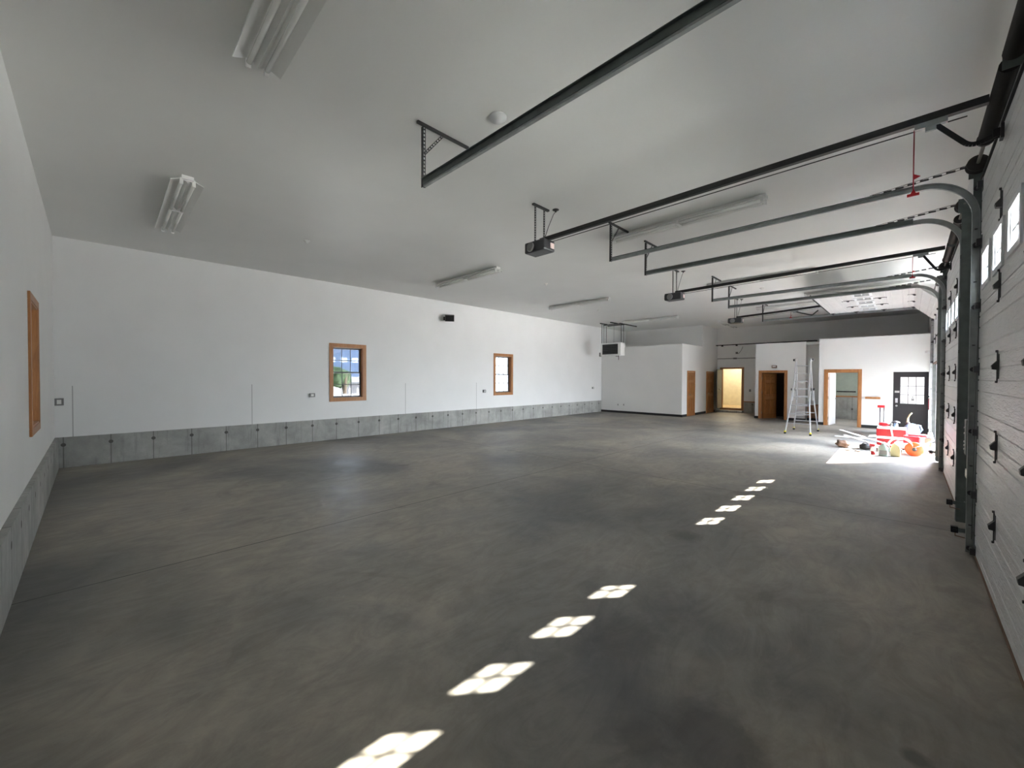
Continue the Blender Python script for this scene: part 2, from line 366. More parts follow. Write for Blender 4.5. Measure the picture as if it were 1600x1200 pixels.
# middle room
MD = (-4.41, -3.55, 0, 1.95)
tag(grid_wall(-4.62, -2.87, 0, 3.14, [MD], 19.4, 19.5, 'x').box(-4.62, -4.52, 19.5, YB-.12, 0, 3.14).box(-2.97, -2.87, 19.5, 19.98, 0, 3.14)
    .box(-2.97, -2.32, 19.9, 20.0, 0, 3.14).box(-4.62, -2.32, 19.5, YB-.12, 3.03, 3.13).build('wall_middle_room', 'wall'), 'white block of the middle room with the open pine door', 'wall', kind=S)
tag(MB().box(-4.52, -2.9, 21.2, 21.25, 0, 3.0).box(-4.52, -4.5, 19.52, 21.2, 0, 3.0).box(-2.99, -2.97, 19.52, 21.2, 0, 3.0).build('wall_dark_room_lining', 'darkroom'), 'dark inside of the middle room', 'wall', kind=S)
# office
OD = (-2.09, -1.21, 0, 1.95)
tag(grid_wall(-2.32, XR, 0, 3.13, [OD], 18.35, 18.47, 'x').box(-2.32, -2.2, 18.47, YB-.12, 0, 3.13).box(-2.2, XR, 18.47, YB-.12, 3.0, 3.12).build('wall_office', 'wall'),
    'white front of the right-hand room beside the black door', 'wall', kind=S)
tag(MB().box(-2.2, XR, 21.90, 21.97, .95, 3.0).build('wall_office_inside', 'greenwall'), 'pale green wall inside the right-hand room', 'wall', kind=S)
tag(MB().box(-2.2, XR, 21.82, 21.9, 0, .92).build('wall_office_footing', 'found_x'), 'grey footing wall inside the right-hand room', 'wall', kind=S)
tag(MB().box(-2.2, XR, 21.75, 21.92, .92, .97).build('trim_1', 'oak'), 'pine ledge on the footing wall inside the right-hand room', 'trim', kind=S)
# lit room beyond the corridor
tag(MB().box(-9.5, -3.5, 24.5, 24.6, .2, 2.9).box(-9.6, -9.5, 22.15, 24.6, .2, 2.9).box(-3.5, -3.4, 22.15, 24.6, .2, 2.9).box(-9.5, -3.5, 22.15, 24.6, 2.8, 2.9).build('wall_far_room', 'creamwall'), 'cream walls of the lit room beyond the corridor', 'wall', kind=S)
tag(MB().box(-9.5, -3.5, 22.0, 24.6, .1, .2).build('floor_far_room', 'tan'), 'tan raised floor of the lit room', 'floor', kind=S)
tag(MB().box(-6.95, -5.70, 21.6, 21.98, 0, .1).build('doorstep', 'found_x'), 'low dark step in front of the far corridor doorway', 'step')
tag(MB().box(-5.70, -4.62, 21.92, 21.98, 0, .53).build('wall_corridor_footing', 'found_x'), 'grey footing wall at the corridor end', 'wall', kind=S)
tag(MB().box(-5.70, -4.62, 21.90, 21.98, .53, .57).build('trim_2', 'dark_oak'), 'wood cap on the corridor footing wall', 'trim', kind=S)
tag(MB().box(-2.87, -2.32, 19.87, 19.9, .1, .66).build('trim_3', 'dark_oak'), 'wood wainscot in the narrow recess behind the ladder', 'trim', kind=S)
tag(MB().box(-2.3, XR, 18.40, YB-.12, 3.12, 3.135).box(-4.6, -2.32, 19.45, YB-.12, 3.13, 3.145).build('floor_loft_added', 'darkroom'), 'dark boards added on top of the small rooms to curb bounced light', 'added deck', kind=S)  # unseen dark deck, added so the white room tops bounce less light
# baseboards
tag(MB().box(XL+.013, -6.93, 17.48, 17.5, 0, .1).box(-6.95, -6.93, 17.48, 18.0, 0, .1).box(-6.95, -6.93, 19.0, 20.35, 0, .1).box(-6.95, -6.93, 21.5, 21.74, 0, .1).build('baseboard_left_room', 'rubber'), 'black vinyl base around the corner room', 'baseboard', kind=S)
tag(MB().box(-4.64, -4.49, 19.38, 19.4, 0, .1).box(-3.47, -2.85, 19.38, 19.4, 0, .1).box(-2.87, -2.32, 19.85, 19.9, 0, .1).build('baseboard_middle_room', 'rubber'), 'black vinyl base around the middle room', 'baseboard', kind=S)
tag(MB().box(-2.34, -2.17, 18.33, 18.35, 0, .1).box(-1.13, XR, 18.33, 18.35, 0, .1).build('baseboard_office', 'rubber'), 'black vinyl base below the right-hand room wall', 'baseboard', kind=S)

# ------------------------------------------------------------------ pine framed windows
def pine_window(name, label, w_=1.02):
    t = empty(name, (0, 0, 0), label, 'window', kind=S)   # local: x out of wall (into room), y along, z up
    h0, h1 = WZ
    fr = grid_wall(-w_/2, w_/2, h0, h1, [(-w_/2+TR, w_/2-TR, h0+TR, h1-TR)], 0, .022, 'y').build('trim', 'oak', t, .004)
    i0, i1, j0, j1 = -w_/2+TR, w_/2-TR, h0+TR, h1-TR
    grid_wall(i0, i1, j0, j1, [(i0+.02, i1-.02, j0+.02, j1-.02)], -.15, .015, 'y').build('jamb', 'oak', t)
    a0, a1, b0, b1 = i0+.02, i1-.02, j0+.02, j1-.02
    mid = (b0+b1)/2
    for nm, z0, z1, x in (('upper_sash', mid-.02, b1, -.15), ('lower_sash', b0, mid+.02, -.12)):
        m = grid_wall(a0, a1, z0, z1, [(a0+.04, a1-.04, z0+.04, z1-.04)], x, x+.028, 'y')
        s_ = m.build(nm, 'sash', t)
        g = MB()
        for k in (1, 2):
            y = a0+.04+(a1-a0-.08)*k/3; g.box(x+.004, x+.016, y-.009, y+.009, z0+.04, z1-.04)
        zz = (z0+z1)/2; g.box(x+.005, x+.015, a0+.04, a1-.04, zz-.009, zz+.009)
        g.build('muntins', 'sash', s_)
        MB().box(x+.007, x+.012, a0+.035, a1-.035, z0+.035, z1-.035).build('pane', 'glass', s_)
    return t
pw = pine_window('window_1', 'pine-trimmed window with the blue roof outside, nearer one in the long wall')
pw.location = (XL, (WIN[0][0]+WIN[0][1])/2, 0)
pw2 = dup(pw, (XL, (WIN[1][0]+WIN[1][1])/2, 0), 'pine-trimmed window farther along the long white wall'); pw2.name = 'window_2'
pw3 = dup(pw, (0, 0, 0), 'pine-trimmed window seen edge-on in the near end wall'); pw3.name = 'window_3'
q = Matrix.Rotation(SL, 4, 'Z')
p_ = q @ Vector(((NWX[0]+NWX[1])/2, 0, 0)); pw3.location = (p_.x, p_.y+YN, 0); pw3.rotation_euler = (0, 0, SL+PI/2)
portal('portal_1', (XL-.18, 4.68, 1.8), (0, -PI/2, 0), 1.6, 1.1)
portal('portal_2', (XL-.18, 10.63, 1.8), (0, -PI/2, 0), 1.6, 1.1)
portal('portal_3', (p_.x, p_.y+YN-.2, 1.8), (PI/2, 0, 0), 1.1, 1.6)

# ------------------------------------------------------------------ garage doors
SEC = .59; XF = .47; HW = 1.74
TRX, TRZ, RAD = .44, 3.604, .38
def face_path(s):   # point and direction on the inner-face path, s from z=0 upward
    zc = TRZ-RAD; R_ = RAD+.03; L1 = zc; La = R_*PI/2
    if s <= L1: return Vector((XF, s)), 0.0
    if s <= L1+La:
        t = (s-L1)/R_; return Vector((TRX-RAD+R_*math.cos(t), zc+R_*math.sin(t))), t
    return Vector((TRX-RAD-(s-L1-La), zc+R_)), PI/2
WY = [(k*.65) for k in (-2, -1, 0, 1, 2)]
def make_hinge():
    m = MB()
    m.box(-.004, 0, -.03, .03, -.09, .09)
    m.prism([(-.004, -.025), (-.032, -.02), (-.036, .008), (-.004, .05)], -.022, .022)
    m.box(-.010, -.003, -.004, .004, -.115, .115)
    m.lathe((-.010, 0, .112), [(.009, -.006), (.009, .006)], 10, 'x').lathe((-.010, 0, -.112), [(.009, -.006), (.009, .006)], 10, 'x')
    return m
def garage_door(n, cy, s0, label):
    face_path = (lambda s: (Vector((XF, s)), 0.0)) if s0 == 0 else globals()['face_path']
    t = empty('door_%d' % n, (0, cy, 0), label, 'garage door', kind=S)
    for k in range(6):
        a, b = s0+k*SEC, s0+(k+1)*SEC
        pa, pb = face_path(a)[0], face_path(b)[0]
        d = (pb-pa).normalized(); ang = math.atan2(-d.x, d.y)     # rotation from vertical toward -x
        if k == 4:
            holes = [(y-.20, y+.20, .145, .445) for y in WY]
            m = grid_wall(-HW, HW, 0, SEC, holes, 0, .045, 'y')
        else:
            pf = [(.045, 0), (.006, 0), (.006, .002), (0, .010)]
            for z_ in (.10, .20, .39, .49): pf += [(0, z_-.008), (.007, z_-.002), (.007, z_+.002), (0, z_+.008)]
            pf += [(0, SEC-.010), (.006, SEC-.002), (.006, SEC), (.045, SEC)]
            m = MB().prism(pf, -HW, HW)
        o = m.build('section', 'panel', t)
        o.location = (pa.x, 0, pa.y); o.rotation_euler = (0, -ang, 0)
        if k == 4:
            for y in WY:
                w_ = grid_wall(y-.235, y+.235, .12, .47, [(y-.185, y+.185, .16, .43)], -.012, .0, 'y')
                w_.box(-.004, .05, y-.2, y-.185, .145, .445).box(-.004, .05, y+.185, y+.2, .145, .445).box(-.004, .05, y-.2, y+.2, .145, .16).box(-.004, .05, y-.2, y+.2, .43, .445)
                w_.box(.008, .022, y-.010, y+.010, .16, .43).box(.008, .022, y-.185, y+.185, .286, .304)
                w_.build('window_frame', 'vinyl', o)
                MB().box(.022, .026, y-.19, y+.19, .155, .435).build('window_pane', 'dglass', o)
    for k in range(1, 6):
        s = s0+k*SEC; p, th = face_path(s); th = face_path(s)[1]
        for y in (-.56, .56):
            h = make_hinge().build('hinge', 'hinge', t); h.location = (p.x, y, p.y); h.rotation_euler = (0, -th, 0)
    for k in range(0, 7):
        s = min(max(s0+k*SEC, s0+.06), s0+6*SEC-.06); p, th = face_path(s)
        for sg in (-1, 1):
            y = sg*(HW-.05)
            m = MB().box(-.004, 0, y-.04, y+.04, -.06, .06).box(-.035, -.004, y-.03, y+.03, -.03, .03)
            m.tube([(-.03, y, 0), (-.03, sg*(HW+.03), 0)], .006, 8).lathe((-.03, sg*(HW+.035), 0), [(.022, -.012), (.022, .012)], 14, 'y')
            r = m.build('roller_hinge', 'hinge', t); r.location = (p.x, 0, p.y); r.rotation_euler = (0, -th, 0)
    # bottom seal
    b0 = face_path(s0)[0]
    MB().box(b0.x-.004, b0.x+.05, -HW, HW, b0.y-.0, b0.y+.035).build('bottom_seal', 'brown', t)
    pt, th = face_path(s0+6*SEC)
    ts = MB().box(-.012, .05, -HW, HW, 0, .02).build('top_edge', 'rubber', t); ts.location = (pt.x, 0, pt.y); ts.rotation_euler = (0, -th, 0)
    return t
garage_door(1, DC[0], 0, 'closed white garage door nearest the camera')
garage_door(2, DC[1], 0, 'closed white garage door in the middle of the right wall')
garage_door(3, DC[2], 2.07, 'raised white garage door folded up under the ceiling beyond the others')
for i, c in enumerate(DC[:2]):
    portal('portal_door_%d' % i, (.60, c, 2.655), (0, PI/2, 0), .34, 3.1)
portal('portal_open', (.60, DC[2], 1.03), (0, PI/2, 0), 2.06, 3.36)
portal('portal_man', (.60, 17.5, .95), (0, PI/2, 0), 1.9, .84)
portal('portal_office', (.60, 20.25, 1.55), (0, PI/2, 0), .9, .7)

# ------------------------------------------------------------------ tracks
def track(cy, sg, label, hang_x=(-3.46,), brace=1, endx=-3.48):
    """sg -1: the side nearer the camera, +1 farther. opening of the channel looks to the door centre"""
    y = cy+sg*(HW+.035)
    t = empty('garage_door_track', (0, y, 0), label, 'door track', 'tracks of the garage doors')
    d = -sg
    prof = [(d*.016, .027), (-d*.014, .027), (-d*.014, -.027), (d*.016, -.027), (d*.016, -.023), (-d*.010, -.023), (-d*.010, .023), (d*.016, .023)]
    zc = TRZ-RAD
    MB().sweep([(TRX, .02), (TRX, zc)], prof).build('vertical_track', 'steel', t)
    arc = [(TRX-RAD+RAD*math.cos(a), zc+RAD*math.sin(a)) for a in [PI/2*k/14 for k in range(15)]]
    MB().sweep(arc, prof).build('curved_track', 'steel', t)
    MB().sweep([(TRX-RAD, TRZ), (endx, TRZ)], prof).build('horizontal_track', 'steel', t)
    # stiffening angle on the horizontal run
    MB().box(endx+.02, TRX-.42, -d*.018, -d*.014, TRZ-.01, TRZ+.045).box(endx+.02, TRX-.42, -d*.018, -d*.018-d*.022, TRZ+.041, TRZ+.045).build('track_angle', 'dsteel', t)
    # punched strap from the curve to the header
    m = MB()
    for k in range(9):
        x0 = -.30+k*.09; m.box(x0, x0+.062, -.004-d*.02, 0-d*.02, TRZ+.03+k*.009, TRZ+.05+k*.009)
    m.bar((-.32, -d*.022, TRZ+.03), (TRX+.06, -d*.022, TRZ+.112), .003, .004).bar((-.32, -d*.022, TRZ+.052), (TRX+.06, -d*.022, TRZ+.134), .003, .004)
    m.build('header_strap', 'perf', t)
    # wall angle: flange square to the wall
    MB().box(TRX-.02, XR, -d*.03, -d*.034, 0.01, TRZ+.03).box(XR-.004, XR, -d*.034, -d*.085, 0.01, TRZ+.03).build('wall_angle', 'dsteel', t)
    for z in (.28, .85, 1.42, 2.0, 2.6, 3.1):
        MB().box(TRX-.025, TRX+.03, -d*.03, -d*.014, z-.02, z+.02).box(TRX-.01, TRX+.01, -d*.014, d*.0, z-.006, z+.006).build('track_bracket', 'hinge', t)
    # flag plate at the curve
    MB().prism([(TRX-.02, TRZ-.34), (TRX+.06, TRZ-.34), (TRX+.06, TRZ+.03), (TRX-.02, TRZ+.03)], -d*.026, -d*.022).build('flag_plate', 'dsteel', t)
    for hx in hang_x:
        m = MB()
        def perf(p, q, wd=.032, lng=(0, 1, 0)):
            p, q = Vector(p), Vector(q); L = (q-p).length; dr = (q-p)/L; n_ = max(2, int(L/.038)); nx = Vector(lng)
            m.bar(p-nx*(wd/2-.004), q-nx*(wd/2-.004), .008, .003, (1, 0, 0)); m.bar(p+nx*(wd/2-.004), q+nx*(wd/2-.004), .008, .003, (1, 0, 0))
            for k in range(n_+1):
                a = p+dr*(L*k/n_-.007); b = p+dr*(L*k/n_+.007)
                if k in (0, n_): a, b = p+dr*(L*k/n_-.004), p+dr*(L*k/n_+.004)
                m.bar(a, b, wd-.012, .003, (1, 0, 0))
        perf((hx, 0, TRZ-.03), (hx, 0, H-.02))
        m.box(hx-.03, hx, -.0165, -.0135, TRZ-.03, H-.03)
        perf((hx+.004, brace*.0, H-.30), (hx+.004, brace*.22, H-.03), .028, (0, .78*brace, -.63))
        m.build('hanger', 'perf', t)
        MB().box(hx-.014, hx+.014, -.08, .56, H-.028, H-.003).build('ceiling_angle', 'perf', t)
    return t
NAMES = ['nearest', 'middle', 'raised far']
for i, c in enumerate(DC):
    for sg in (-1, 1):
        side = 'near' if sg < 0 else 'far'
        track(c, sg, ['galvanised track on the %s side of the nearest garage door', 'galvanised track on the %s side of the middle garage door',
                      'galvanised track on the %s side of the raised far garage door'][i] % side, brace=1)

# ------------------------------------------------------------------ torsion springs above the doors
def torsion(cy, label):
    t = empty('torsion_spring_assembly', (.44, cy, 3.70), label, 'spring', 'torsion springs over the garage doors')
    MB().tube([(0, -1.84, 0), (0, 1.84, 0)], .0127, 12).build('shaft', 'shaft', t)
    for a, b in ((-1.2, -.07), (.07, 1.2)):
        m = MB(); n_ = 74
        pr_ = []
        for k in range(n_*2+1):
            pr_.append((.044 if k % 2 else .050, a+(b-a)*k/(2*n_)))
        m.lathe((0, 0, 0), pr_, 18, 'y').lathe((0, a if a < 0 else b, 0), [(.055, -.02), (.055, .02)], 16, 'y')
        m.build('spring', 'spring', t)
    for sg in (-1, 1):
        y = sg*1.76
        MB().lathe((0, y, 0), [(.03, -.05), (.072, -.045), (.072, -.035), (.052, -.025), (.052, .02), (.078, .028), (.078, .045), (.03, .05)], 24, 'y').build('cable_drum', 'spring', t)
        MB().box(-.05, .088, sg*1.835, sg*1.84, -.1, .06).build('end_bearing_plate', 'dsteel', t)
        MB().tube([(.035, sg*1.755, -.06), (.01, sg*1.76, -3.55)], .0018, 6).build('lift_cable', 'strut', t)
    MB().box(-.04, .088, -.003, .003, -.06, .06).box(.07, .09, -.05, .05, -.1, .1).build('center_bracket', 'dsteel', t)
    return t
for c, l in zip(DC, ('dark torsion springs and shaft above the nearest garage door', 'dark torsion springs and shaft above the middle garage door', 'torsion springs and shaft above the raised far garage door')):
    torsion(c, l)

# ------------------------------------------------------------------ openers
def opener(cy, z0, z1, xt, label, arm=True, xend=.39):
    """z0 rail height at motor, z1 at header, xt trolley x"""
    t = empty('garage_door_opener', (-3.885, cy, z0), label, 'door opener', 'door openers under the ceiling')
    X = lambda x: x+3.885
    sl = (z1-z0)/(xend+3.8)
    Z = lambda x: (x+3.8)*sl
    # motor housing
    m = MB().box(-.19, .19, -.125, .125, -.19, -.03)
    mu = m.build('motor_unit', 'motor', t, .02)
    MB().box(-.205, -.188, -.10, .10, -.17, -.06).build('light_lens', 'grey', mu, .01)
    MB().box(.191, .193, .015, .10, -.15, -.07).build('warning_label', 'label', mu)
    MB().lathe((-.05, -.135, -.12), [(.07, -.012), (.055, -.03)], 16, 'y').build('lamp_cover', 'grey', mu)
    MB().bar((.02, 0, -.01), (X(xend), 0, Z(xend)), .05, .055).build('rail', 'black', t)
    MB().bar((.1, .03, -.06), (X(xend-.1), .03, Z(xend)-.06), .006, .008).build('drive_belt', 'strut', t)
    for y, xx in ((-.1, -.0), (.1, .0)):
        m = MB()
        for sgn in (-1, 1): m.bar((xx, y+sgn*.013, -.04), (xx, y+sgn*.013, H-z0-.02), .004, .008, (1, 0, 0))
        for k in range(14):
            zz = -.03+k*(H-z0)/14; m.box(xx-.003, xx+.003, y-.013, y+.013, zz, zz+.02)
        m.build('hanger', 'perf', t)
    MB().box(-.02, .02, -.15, .2, H-z0-.026, H-z0-.002).build('ceiling_angle', 'perf', t)
    pts = [(.03, .05, -.03), (.06, .12, .2), (.08, .22, .42), (.09, .26, H-z0-.03)]
    MB().tube(pts, .005, 6).lathe((.09, .26, H-z0-.04), [(.012, 0), (.02, .02), (.05, .03), (.05, .038)], 12).build('power_cord', 'perf', t)
    tx = X(xt); tz = Z(xt)
    MB().box(tx-.09, tx+.09, -.02, .02, tz-.07, tz-.028).box(tx-.03, tx+.03, -.01, .01, tz-.10, tz-.06).build('trolley', 'steel', t)
    cl = (.56 if cy < 6 else .40) if arm else .22
    m = MB().tube([(tx-.09, 0, tz-.06), (tx-.09, 0, tz-cl)], .004, 6)
    m.build('release_cord', 'redcord', t)
    MB().box(tx-.125, tx-.055, -.006, .006, tz-cl-.015, tz-cl+.005).prism([(tx-.105, tz-cl+.005), (tx-.075, tz-cl+.005), (tx-.088, tz-cl+.04)], -.008, .008).build('release_handle', 'red', t)
    MB().prism([(tx-.09, tz-cl*.8), (tx-.05, tz-cl*.77), (tx-.09, tz-cl*.72)], -.004, .004).build('cord_tag', 'red', t)
    if arm:
        ex, ez = X(.45), 3.44-z0
        a = Vector((tx+.03, 0, tz-.07)); b = Vector((tx+(ex-tx)*.60, 0, ez-.05)); e_ = Vector((ex, 0, ez))
        pts = [a]+[(a.lerp(b, .8)*(1-q_)**2+b*2*q_*(1-q_)+b.lerp(e_, .45)*q_**2) for q_ in [k/6 for k in range(7)]]+[e_]
        m = MB()
        for i_ in range(len(pts)-1): m.bar(pts[i_], pts[i_+1], .008, .032)
        m.build('door_arm', 'black', t)
        MB().box(ex-.005, ex+.012, -.035, .035, ez-.05, ez+.05).box(ex-.04, ex, -.02, -.015, ez-.03, ez+.03).box(ex-.04, ex, .015, .02, ez-.03, ez+.03).build('door_bracket', 'black', t)
    else:
        a = Vector((tx+.03, 0, tz-.07)); b = a+Vector((.36, 0, -.13)); e_ = b+Vector((.16, 0, .12))
        m = MB(); pts = [a, b-(b-a).normalized()*.04, b+Vector((.03, 0, 0)), e_]
        for i_ in range(3): m.bar(pts[i_], pts[i_+1], .008, .03)
        m.build('door_arm', 'black', t)
    return t
opener(4.5, 3.70, 3.70, .10, 'black door opener and rail serving the nearest garage door')
opener(9.3, 3.68, 3.75, .12, 'black door opener and rail serving the middle garage door')
opener(13.95, 3.61, 3.70, -2.35, 'black door opener whose rail ends above the raised far door', arm=False, xend=-1.70)

# ------------------------------------------------------------------ ceiling lamps (unlit)
def fixture(label, loc, rz=0):
    t = empty('fluorescent_light', loc, label, 'ceiling light', 'twin tube ceiling lights')
    L = 1.2
    # channel + reflector wings
    MB().box(-L, L, -.06, .06, -.05, -.001).build('channel', 'enamel', t)
    m = MB()
    for sg in (-1, 1):
        m.prism([(sg*.058, -.05), (sg*.075, -.047), (sg*.165, -.085), (sg*.168, -.078), (sg*.08, -.038), (sg*.058, -.04)], -L+.03, L-.03, 'x')
    m.prism([(-.03, -.052), (.03, -.052), (.0, -.085)], -L+.03, L-.03, 'x')
    m.build('reflector', 'enamel', t)
    for y in (-.062, .062):
        MB().tube([(-L+.06, y, -.085), (-.02, y, -.085)], .019, 12).tube([(.02, y, -.085), (L-.06, y, -.085)], .019, 12).build('tube', 'tube', t)
    for x in (-L+.03, L-.03):
        m = MB()
        for y in (-.062, .062): m.box(x-.014, x+.014, y-.018, y+.018, -.118, -.045)
        m.box(x-.012, x+.012, -.075, .075, -.06, -.03)
        m.build('lamp_holder', 'enamel', t, .004)
    MB().box(-.02, .02, -.08, .08, -.105, -.05).build('center_holder', 'enamel', t)
    return t
fx = fixture('unlit twin-tube ceiling light cut off by the top edge of the photo', (-2.53, .86, H))
for loc, l, rz in (((-7.68, .74, H), 'unlit twin-tube ceiling light at far left over the near end wall', 0),
               ((-7.85, 6.28, H), 'unlit twin-tube ceiling light above the wall speaker', 0),
               ((-2.61, 6.39, H), 'unlit twin-tube ceiling light between the nearest and middle door tracks', 0),
               ((-7.86, 11.08, H), 'unlit twin-tube ceiling light between speaker and hanging heater', 0),
               ((-2.67, 11.38, H), 'unlit twin-tube ceiling light partly behind the middle opener rail', 0),
               ((-7.78, 16.1, H), 'unlit twin-tube ceiling light just right of the hanging heater', 0),
               ((-2.65, 16.2, H), 'unlit twin-tube ceiling light seen below the farthest black opener rail', 0),
               ((-1.0, 14.45, H), 'unlit twin-tube ceiling light half hidden above the raised garage door', 0),
               ((-5.9, 20.0, H), 'unlit twin-tube ceiling light over the far corridor, turned lengthwise', PI/2)):
    dup(fx, loc, l, rz)

# ------------------------------------------------------------------ small ceiling things
def detector(label, loc, r=.06, big=True):
    m = MB().lathe(loc, [(r, -.001), (r, -.02), (r*.8, -.03), (r*.55, -.045), (r*.3, -.06), (.01, -.062)] if big else [(r, -.001), (r, -.012), (r*.5, -.018), (r*.4, -.05), (.005, -.052)], 20)
    return tag(m.build('smoke_detector' if big else 'ceiling_sensor', 'enamel' if not big else 'paper'), label, 'detector' if big else 'sensor')
detector('round white smoke detector beside the nearest track', (-2.86, 2.69, H), .085)
for l, p in (('small white ceiling sensor left of the nearest bracket', (-7.95, 2.63, H)), ('small ceiling sensor right of the light above the speaker', (-6.93, 8.29, H)),
             ('small ceiling sensor just before the hanging heater', (-8.19, 12.78, H)), ('small ceiling sensor between the middle and far door tracks', (-2.93, 12.85, H))):
    detector(l, p, .055, False)
# ------------------------------------------------------------------ hanging heater
t = empty('unit_heater', (-9.5, 15.9, 2.69), 'white unit heater with black louvers hanging in the far left corner', 'heater')
MB().box(-.52, .50, 0, .36, 0, .57).build('casing', 'enamel', t, .01)
MB().box(-.42, .36, -.012, .0, .06, .51).build('louver_panel', 'black', t); lp_ = bpy.data.objects['louver_panel']
for k in range(6): MB().bar((-.40, -.022, .10+k*.072), (.34, -.022, .10+k*.072), .03, .004, (0, .6, 1)).build('louver', 'motor', lp_)
for x, y in ((-.42, .1), (.46, .1), (-.42, .31), (.46, .31)):
    MB().tube([(x, y, .57), (x, y, 1.40)], .011, 8).build('hanger_rod', 'strut', t)
MB().box(-.44, .48, .08, .12, 1.38, 1.42).box(-.44, .48, .43, .47, 1.38, 1.42).box(.44, .48, -.02, 1.5, 1.38, 1.42).build('strut_frame', 'strut', t)
MB().tube([(-.58, .2, .1), (-.58, .2, 1.6)], .02, 8).box(-.66, -.60, .1, .2, -.02, .16).build('gas_line', 'grey', t)
MB().tube([(.34, .1, .0), (.34, .1, -.2)], .012, 8).box(.2, .34, .09, .11, -.05, -.03).build('drip_leg', 'strut', t)
for x, l in ((-10.05, 'left dark strut bolted to the ceiling above the heater'), (-9.52, 'right dark strut bolted to the ceiling above the heater')):
    tag(MB().box(x-.02, x+.02, 15.9, 16.5, H-.045, H-.002).tube([(x, 16.2, H-.04), (x, 16.2, 3.3)], .006, 6).build('ceiling_strut', 'strut'), l, 'strut', 'struts over the heater')
# wall speaker
t = empty('wall_speaker', (XL, 7.92, 3.655), 'dark boxy speaker on a bracket high on the long wall', 'speaker')
c_ = MB().box(0, .19, -.13, .17, -.1, .11).build('cabinet', 'grey', t, .01); c_.location = (.14, .06, 0); c_.rotation_euler = (0, .25, -.6)
g_ = MB().box(.19, .196, -.12, .16, -.09, .10).lathe((.195, .02, 0), [(.06, 0), (.045, .006), (.02, .003)], 16, 'x').build('grille', 'black', t); g_.location = (.14, .06, 0); g_.rotation_euler = (0, .25, -.6)
MB().box(0, .01, -.06, .04, -.08, .04).tube([(.005, 0, -.02), (.14, .02, -.02)], .014, 8).build('bracket', 'black', t)
# wall boxes
def plate(label, loc, normal, sw=.1, sh=.1, m='grey', d=.05, name='outlet_box', cat='outlet'):
    x, y, z = loc
    t = empty(name, loc, label, cat)
    if normal == 'x':
        MB().box(0, d, -sw/2, sw/2, -sh/2, sh/2).build('box', m, t, .005); MB().box(d, d+.004, -sw*.25, sw*.25, -sh*.3, sh*.3).build('socket', 'enamel' if m != 'enamel' else 'grey', t)
    elif normal == '-x':
        MB().box(-d, 0, -sw/2, sw/2, -sh/2, sh/2).build('box', m, t, .005); MB().box(-d-.004, -d, -sw*.25, sw*.25, -sh*.3, sh*.3).build('socket', 'enamel', t)
    else:
        MB().box(-sw/2, sw/2, -d, 0, -sh/2, sh/2).build('box', m, t, .005); MB().box(-sw*.25, sw*.25, -d-.004, -d, -sh*.3, sh*.3).build('socket', 'grey', t)
    return t
plate('grey outlet box in the left corner of the long wall', (XL, -.61, 1.21), 'x', .11, .13)
plate('white-faced outlet box left of the nearer pine window', (XL, 3.73, 1.21), 'x', .13, .1)
plate('white-faced outlet box left of the farther pine window', (XL, 9.65, 1.19), 'x', .12, .1)
plate('grey outlet box near the far end of the long wall', (XL, 16.72, 1.2), 'x', .12, .09)
plate('left small outlet low on the corner room wall', (-10.03, 17.5, .39), 'y', .07, .11, 'paper', .008)
plate('right small outlet low on the corner room wall', (-9.72, 17.5, .40), 'y', .07, .11, 'paper', .008)
plate('small switch on the corridor end wall right of the lit doorway', (-5.45, YB-.12, 1.1), 'y', .08, .12, 'grey', .02, 'light_switch', 'switch')
# exit-like dark red plate over the middle door
t = empty('alarm_sounder', (-3.93, 19.4, 2.17), 'small dark red alarm box above the open pine door', 'alarm')
MB().box(-.09, .09, -.06, 0, -.055, .055).build('housing', 'brown', t, .008); MB().box(-.06, .06, -.064, -.06, -.005, .03).build('lens', 'paper', t)
# ------------------------------------------------------------------ pipe and bar over the corridor
t = empty('conduit_bar', (-6.95, 21.75, 3.35), 'black bar spanning the corridor and running over the middle room', 'bar')
MB().box(0, 4.1, -.02, .02, -.02, .02).build('bar', 'black', t)
for x in (.3, .95): MB().box(x-.04, x+.04, -.03, .03, -.07, -.02).build('clamp', 'black', t)
for x in (.02, 4.08): MB().box(x-.02, x+.02, -.02, .23, -.02, .02).build('mount', 'black', t)
tag(MB().tube([(-6.94, 21.96, 2.68), (-4.64, 21.96, 2.68)], .015, 8).box(-6.2, -6.05, 21.94, 21.98, 2.64, 2.72).build('pipe', 'grey'), 'thin grey pipe across the corridor end wall', 'pipe')
t = empty('cable_stub', (-6.05, YB-.12, 2.95), 'loose wires hanging from a box high on the corridor end wall', 'cable')
MB().box(-.05, .05, -.03, 0, -.05, .05).build('box', 'grey', t); MB().tube([(0, -.03, 0), (.1, -.1, -.05), (.2, -.06, .1), (.28, -.04, .3)], .008, 6).build('wire', 'strut', t)

